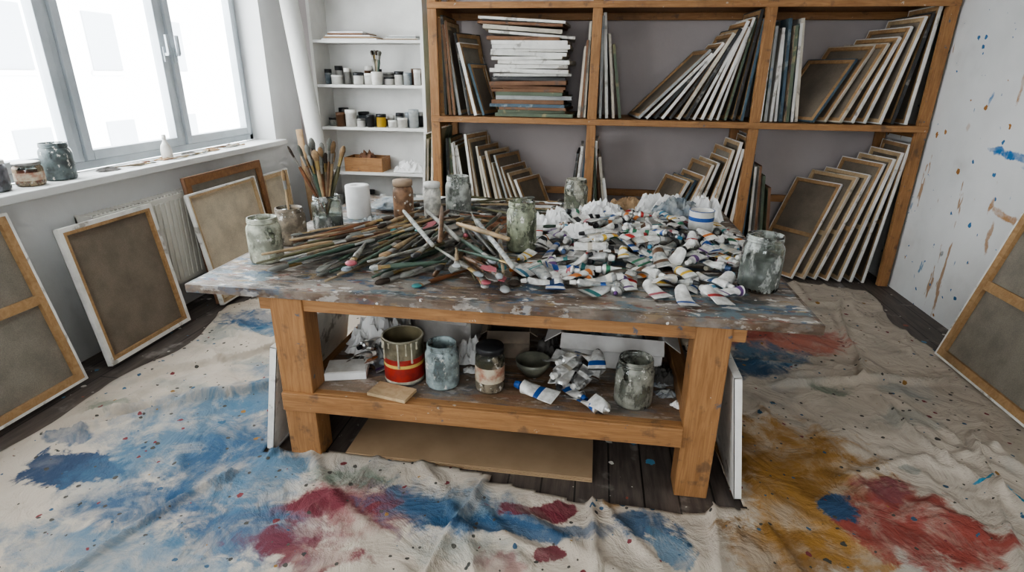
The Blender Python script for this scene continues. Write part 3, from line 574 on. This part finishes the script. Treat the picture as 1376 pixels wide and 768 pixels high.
for (x0_,y0_,x1_,y1_,mt) in ((-.90,2.95,-.55,2.25,HAND[5]),(-.55,2.62,-.28,1.99,TG),(-.62,2.5,-.34,2.28,HAND[3]),(-.80,2.9,-.62,2.2,HAND[2]),(-.98,2.8,-.66,2.22,TG)):
    x,y=(x0_+x1_)/2,(y0_+y1_)/2; L=math.hypot(x1_-x0_,y1_-y0_); a=math.atan2(y1_-y0_,x1_-x0_)
    a0,b=P.seg(x,y,a,L,.011,True,22,.12)
    if a0<.24: c=segM(x,y,TZ+a0,a,b)@T((-L/2,0,0))@XA; mb.lathe([(0,0),(.009,.003),(.012,L*.4),(.010,L-.003),(0,L)],mt,c,10)
n=0;tries=0
while n<60 and tries<600:
    tries+=1; L=rb.uniform(.22,.42); x=rb.uniform(-1.05,.05); y=rb.uniform(2.85,3.55); ang=rb.uniform(-.6,1.2)+(pi if rb.random()<.5 else 0)
    M=drop_brush(x,y,ang,L,.01,.06)
    if M: brush(mb,M,L,rb.uniform(.008,.011),rb); n+=1
mb.build('paintbrush_pile')
mb=MB()
for i in range(24):
    a=2*pi*i/24+rb.uniform(-.2,.2); tl=rb.uniform(.12,.46)*(.65 if i%3 else 1); d=Vector((cos(a)*tl-.04,sin(a)*tl*.6,1)).normalized(); L=rb.uniform(.36,.47)
    base=Vector((-1.42,2.816,TZ+.03))-Vector((d.x,d.y,0))*.05
    q=d.to_track_quat('X','Z').to_matrix().to_4x4(); brush(mb,T(base+d*L/2)@q,L,rb.uniform(.008,.0135),rb,flat=.5,big=1.3)
mb.build('paintbrush_bunch')
mb=MB(); d=Vector((-.03,.02,1)).normalized(); brush(mb,T(Vector((-1.465,2.52,TZ+.012))+d*.17)@d.to_track_quat('X','Z').to_matrix().to_4x4(),.36,.007,rb); mb.build('paintbrush')
# ---------------------------------------------------------------- tubes
rt=random.Random(8); mt_=MB()
def drop_tube(x,y,a,L,R,lim=.17,**k):
    a0,b=P.seg(x,y,a,L,R*.6,False,10,.4)
    if a0>lim: return False
    P.commit(x,y,a,L,R*.6,a0,b)
    tube(mt_,segM(x,y,TZ+a0+.002,a,b)@Rx(rt.uniform(-20,20)),L,R,rt,**k); return True
for x,y,an,lb in ((-.25,2.24,60,'sky'),(-.13,2.14,95,'blue'),(-.03,2.22,40,'orange'),(.05,2.10,50,'teal'),(.17,2.22,80,'red'),(.28,2.25,110,'yellow'),(.37,2.07,95,'blue'),(.48,2.09,110,'red'),(.56,2.28,60,'sky'),(-.2,2.40,20,'green'),(.26,2.12,110,'rose')):
    drop_tube(x,y,math.radians(an),rt.uniform(.17,.20),.026,lab=PAL[lb],body=TW,crush=.15)
n=0;tries=0
while n<210 and tries<5000:
    tries+=1; best=None
    for c in range(3):
        x=rt.uniform(-.46,.74); y=rt.uniform(2.10,3.45)
        if (x<-.25 and y>2.9) or math.hypot((x-.18)/.68,(y-2.72)/.78)>1: continue
        hh=P.h[P.ij(x,y)]
        if best is None or hh<best[0]: best=(hh,x,y)
    if not best: continue
    _,x,y=best; cen=math.hypot((x-.2)/.5,(y-2.8)/.6)
    if drop_tube(x,y,rt.uniform(0,2*pi),rt.uniform(.12,.19),rt.uniform(.015,.025),lim=.035+.08*max(0,1-cen*cen)): n+=1
mt_.build('paint_tube_pile')
m=MB()
crumple(m,.05,3.20,TZ+.04,.15,.12,.12,PAPER,3.3); crumple(m,.42,3.52,TZ,.22,.13,.16,PAPER,7.1); crumple(m,.22,3.56,TZ+.001,.2,.12,.11,PAPERT,9.1,rot=20); crumple(m,.66,3.45,TZ,.11,.12,.18,PAPER,12.1); crumple(m,-.22,3.02,TZ+.02,.14,.10,.12,PAPER,14.7); crumple(m,-.05,2.74,TZ+.05,.10,.07,.08,PAPER,18.7,20)
m.build('crumpled_paper')
m=MB()
crumple(m,.50,3.40,TZ+.03,.15,.1,.12,RAGG,21.1,smooth=True); crumple(m,-1.16,2.84,TZ+.0,.10,.08,.10,RAGG,17.2,smooth=True); crumple(m,-.95,3.42,TZ,.22,.12,.06,RAGD,19.2,smooth=True); crumple(m,-1.22,3.35,TZ+.02,.14,.12,.06,RAGG,29.2,smooth=True); crumple(m,-.5,3.38,TZ,.2,.12,.07,RAGD,31.2,smooth=True); crumple(m,-.45,3.0,TZ,.14,.1,.06,RAGB,33.2,smooth=True)
m.build('paint_rags')
m=MB(); m.box(-1.40,-1.05,3.30,3.62,TZ+.001,TZ+.02,E_GREY,None); m.box(-1.05,-.7,3.50,3.70,TZ+.001,TZ+.018,E_WHITE); m.box(-.6,-.2,3.48,3.68,TZ+.001,TZ+.016,PAPER); m.build('painted_panels')
# ---------------------------------------------------------------- lower shelf clutter
PL=Pile(-1.2,.45,1.95,3.4,ZS)
for x,y,r in ((-.78,2.12,.09),(-.6,2.094,.075),(-.39,2.09,.063),(.215,2.08,.08)): PL.block(x,y,r+.01,9)
mt_=MB()
def dl(x,y,a,L,R,**k):
    a0,b=PL.seg(x,y,a,L,R*.75,False,10,.6)
    if a0>.14: return
    PL.commit(x,y,a,L,R*.8,a0,b); tube(mt_,segM(x,y,ZS+a0+.002,a,b)@Rx(rt.uniform(-30,30)),L,R,rt,**k)
dl(-.19,2.06,math.radians(155),.20,.030,lab=PAL['blue'],body=TW,crush=.1)
for i in range(36): dl(rt.gauss(0,.06),rt.gauss(2.15,.07),rt.uniform(0,6.28),rt.uniform(.11,.18),rt.uniform(.018,.026),body=rt.choice([TW,TW,TA,TW]),lab=rt.choice([TW,TW,PAL['blue'],PAL['umber'],PAL['buff']]))
for i in range(9): dl(rt.uniform(-1.0,-.9),rt.uniform(2.1,2.28),rt.uniform(0,6.28),.13,.02,body=TA)
mt_.build('discarded_tube_heap')
m=MB(); m.box(-.09,.09,0,.13,0,.035,PAPER,T((-1.03,2.05,ZS+.001))@Rz(15)); m.box(-.085,.085,.005,.125,.035,.038,WHITEP,T((-1.03,2.05,ZS+.001))@Rz(15)); m.build('sketch_pad',None,.003)
m=MB(); m.box(-.09,.09,0,.10,0,.014,STRETCH2,T((-.80,1.925,ZS+.003))@Rz(-12)); m.build('wood_offcut')
def carton(name,x,y,z,w,d,h,rot,mat):
    m=MB(); t=.004; M=T((x,y,z+.001))@Rz(rot)
    m.box(-w/2,w/2,-d/2,d/2,0,t,mat,M)
    for a in ((-w/2,w/2,-d/2,-d/2+t),(-w/2,w/2,d/2-t,d/2),(-w/2,-w/2+t,-d/2,d/2),(w/2-t,w/2,-d/2,d/2)): m.box(*a,0,h,mat,M)
    m.box(-w/2,w/2,-d*.35,0,0,t,mat,M@T((0,-d/2,h))@Rx(38)); m.box(-w/2,w/2,0,d*.35,0,t,mat,M@T((0,d/2,h))@Rx(40))
    m.box(-w*.2,0,-d/2,d/2,0,t,mat,M@T((-w/2,0,h))@Ry(-35)); m.box(0,w*.2,-d/2,d/2,0,t,mat,M@T((w/2,0,h))@Ry(35))
    return m.build(name)
carton('cardboard_carton',.13,2.46,ZS,.46,.22,.16,-2,GREYB); carton('cardboard_carton',-.36,2.46,ZS,.20,.18,.14,5,BROWNB); carton('cardboard_carton',-.68,2.58,ZS,.30,.24,.20,-8,GREYB)
m=MB()
crumple(m,.13,2.46,ZS+.08,.18,.085,.13,RAGG,41,smooth=True); crumple(m,-.68,2.56,ZS+.12,.13,.09,.16,PAPER,43)
crumple(m,-.98,2.42,ZS,.17,.18,.27,PAPER,45); crumple(m,-.93,2.26,ZS,.09,.07,.11,RAGG,47,smooth=True); crumple(m,.36,2.30,ZS,.07,.08,.06,RAGD,49,smooth=True); crumple(m,-.16,2.44,ZS,.07,.07,.12,RAGD,51,smooth=True); crumple(m,-.53,2.34,ZS,.07,.07,.14,PAPER,52)
m.build('rag_heap')
m=MB(); m.lathe([(0,0),(.04,0),(.075,.05),(.08,.075),(.076,.075),(.05,.02),(0,.012)],simple('bowl_murky',(.22,.22,.17),.3,0,1,12),T((-.22,2.24,ZS+.001)),28); m.build('mixing_bowl')
m=MB()
for i,(x,y,r_,s) in enumerate(((.36,2.16,20,.05),(.40,2.08,50,.035),(.33,2.24,-15,.05),(-.5,2.22,10,.04))): crumple(m,x,y,ZS+.001,s,s*.7,.02,PAPER if i%2 else RAGG,60+i,8,r_)
m.build('paper_scraps')
m=MB()
m.box(-1.02,.07,1.95,2.42,.0,.006,CARD,T((0,0,.001))); m.box(-1.02,.07,1.955,2.42,.012,.018,CARD,T((0,0,.001))); 
m.add([( -1.02+1.09*i/60,1.952+(.004 if i%2 else -.0),z) for i in range(61) for z in(.006,.013)],[(2*i,2*i+1,2*i+3,2*i+2) for i in range(60)],CARD)
m.box(-.98,.10,2.43,2.95,.001,.07,CARD)
m.build('flattened_cardboard_box')
# ---------------------------------------------------------------- bookcase contents
rs=random.Random(21)
def pots(m,z,xa,xb,n,y0=5.2):
    x=xa
    for i in range(n):
        r=rs.uniform(.026,.052);h=rs.uniform(.06,.16); x+=r
        if x+r>xb: break
        b=rs.choice([WHITEP,WHITEP,BLACKP,STEEL,GREYB,WHITEP,TG,RAGG,RAGG,PAL['umber'],GREYB]+([PAL['yellow']] if rs.random()<.3 else [])); l=rs.choice([WHITEP,BLACKP,STEEL,b,BLACKP])
        m.lathe([(0,0),(r,0),(r,h*.75),(r*1.05,h*.76),(r*1.05,h),(0,h)],[b,b,l,l,l],T((x,y0+rs.uniform(-.02,.03),z+.001)),16,True); x+=r+rs.uniform(.004,.03)
for nm,z,xa,xb in (('paint_pots',SHZ[4],-2.50,-1.58),('paint_pots',SHZ[3],-2.50,-1.58),('paint_pots',SHZ[1],-2.5,-1.6)):
    m=MB(); pots(m,z,xa,xb,14,5.18); pots(m,z,xa+.05,xb,14,5.31); m.build(nm)
m=MB(); m.lathe([(0,0),(.045,0),(.05,.11),(.046,.11),(.04,.01),(0,.01)],WHITEP,T((-1.98,5.145,SHZ[4]+.001)),20)
for i in range(7):
    d=Vector((rs.uniform(-.25,.25),rs.uniform(-.2,.2),1)).normalized(); brush(m,T(Vector((-1.98,5.145,SHZ[4]+.02))+d*.13)@d.to_track_quat('X','Z').to_matrix().to_4x4(),.28,.014,rs,flat=.6)
m.build('brush_cup')
m=MB()
for i in range(5): m.box(-2.46+.02*i,-1.95-.03*i,5.12,5.36,SHZ[5]+.001+i*.014,SHZ[5]+.012+i*.014,[PAPER,CARD,PAPER,E_RUST,PAPER][i])
for i in range(4): m.box(-1.9+.02*i,-1.6,5.13,5.36,SHZ[5]+.001+i*.01,SHZ[5]+.009+i*.01,[CARD,PAPER,E_GREY,PAPER][i])
m.build('paper_stack')
m=MB(); z=SHZ[2]+.001
for a in ((-2.35,-1.98,5.12,5.135),(-2.35,-1.98,5.335,5.35),(-2.35,-2.335,5.135,5.335),(-1.995,-1.98,5.135,5.335)): m.box(*a,z,z+.13,PINE_X)
m.box(-2.335,-1.995,5.135,5.335,z,z+.012,PINE_X); m.build('wooden_crate')
m=MB(); crumple(m,-2.17,5.235,z+.05,.13,.07,.17,RAGB,71,smooth=True); m.build('brown_cloth')
m=MB(); crumple(m,-1.74,5.23,z,.16,.09,.14,PAPER,73); m.build('white_cloth')
m=MB(); rs2=random.Random(2)
for i in range(10):
    y=rs2.uniform(2.95,4.4); a=pi/2+rs2.uniform(-.4,.4); brush(m,segM(-2.95+rs2.uniform(-.05,.05),y,zs+.012,a,0),rs2.uniform(.18,.3),.008,rs2)
for i in range(5): crumple(m,-2.97,3.1+i*.25,zs+.001,.05,.07,.025,rs2.choice([RAGD,PAPER,CARD]),80+i,8)
m.build('sill_clutter')
# ---------------------------------------------------------------- light
w=bpy.data.worlds.new('World'); scene.world=w; w.use_nodes=True; bg=w.node_tree.nodes['Background']; bg.inputs[0].default_value=(.92,.965,1,1); bg.inputs[1].default_value=13.0
def portal(n,loc,sx,sy,rot):
    L=bpy.data.lights.new(n,'AREA'); L.shape='RECTANGLE'; L.size=sx; L.size_y=sy; L.energy=1; L.cycles.is_portal=True
    o=bpy.data.objects.new(n,L); COL.objects.link(o); o.location=loc; o.rotation_euler=rot
for i,(a,b) in enumerate(wins):
    portal('window_portal_%d'%i,(-3.24,(a+b)/2,(zs+zt)/2),b-a,zt-zs,Matrix(((0,0,-1),(1,0,0),(0,-1,0))).to_euler())
portal('window_portal_2',((fill_win[0]+fill_win[1])/2,YF-.34,(zs+zt)/2),fill_win[1]-fill_win[0],zt-zs,Matrix(((-1,0,0),(0,0,-1),(0,-1,0))).to_euler())  # portal for the added front-wall fill opening
# ---------------------------------------------------------------- camera
th,ps,ro=math.radians(20.6),math.radians(8.13),math.radians(.63)
f=Vector((-sin(ps)*cos(th),cos(ps)*cos(th),-sin(th))); r=Vector((cos(ps),sin(ps),0)); u=r.cross(f)
r2=r*cos(ro)+u*sin(ro); u2=-r*sin(ro)+u*cos(ro)
cam=bpy.data.cameras.new('camera'); co=bpy.data.objects.new('camera',cam); COL.objects.link(co)
cam.sensor_width=36; cam.lens=36*755.3/1376; cam.clip_start=.05; cam.clip_end=200
M=Matrix.Identity(4)
for i in range(3): M[i][0]=r2[i];M[i][1]=u2[i];M[i][2]=-f[i]
M[2][3]=1.6; co.matrix_world=M
scene.camera=co
vs_=scene.view_settings; vs_.view_transform='AgX'
try: vs_.look='AgX - Medium High Contrast'
except Exception: pass
vs_.exposure=-.05
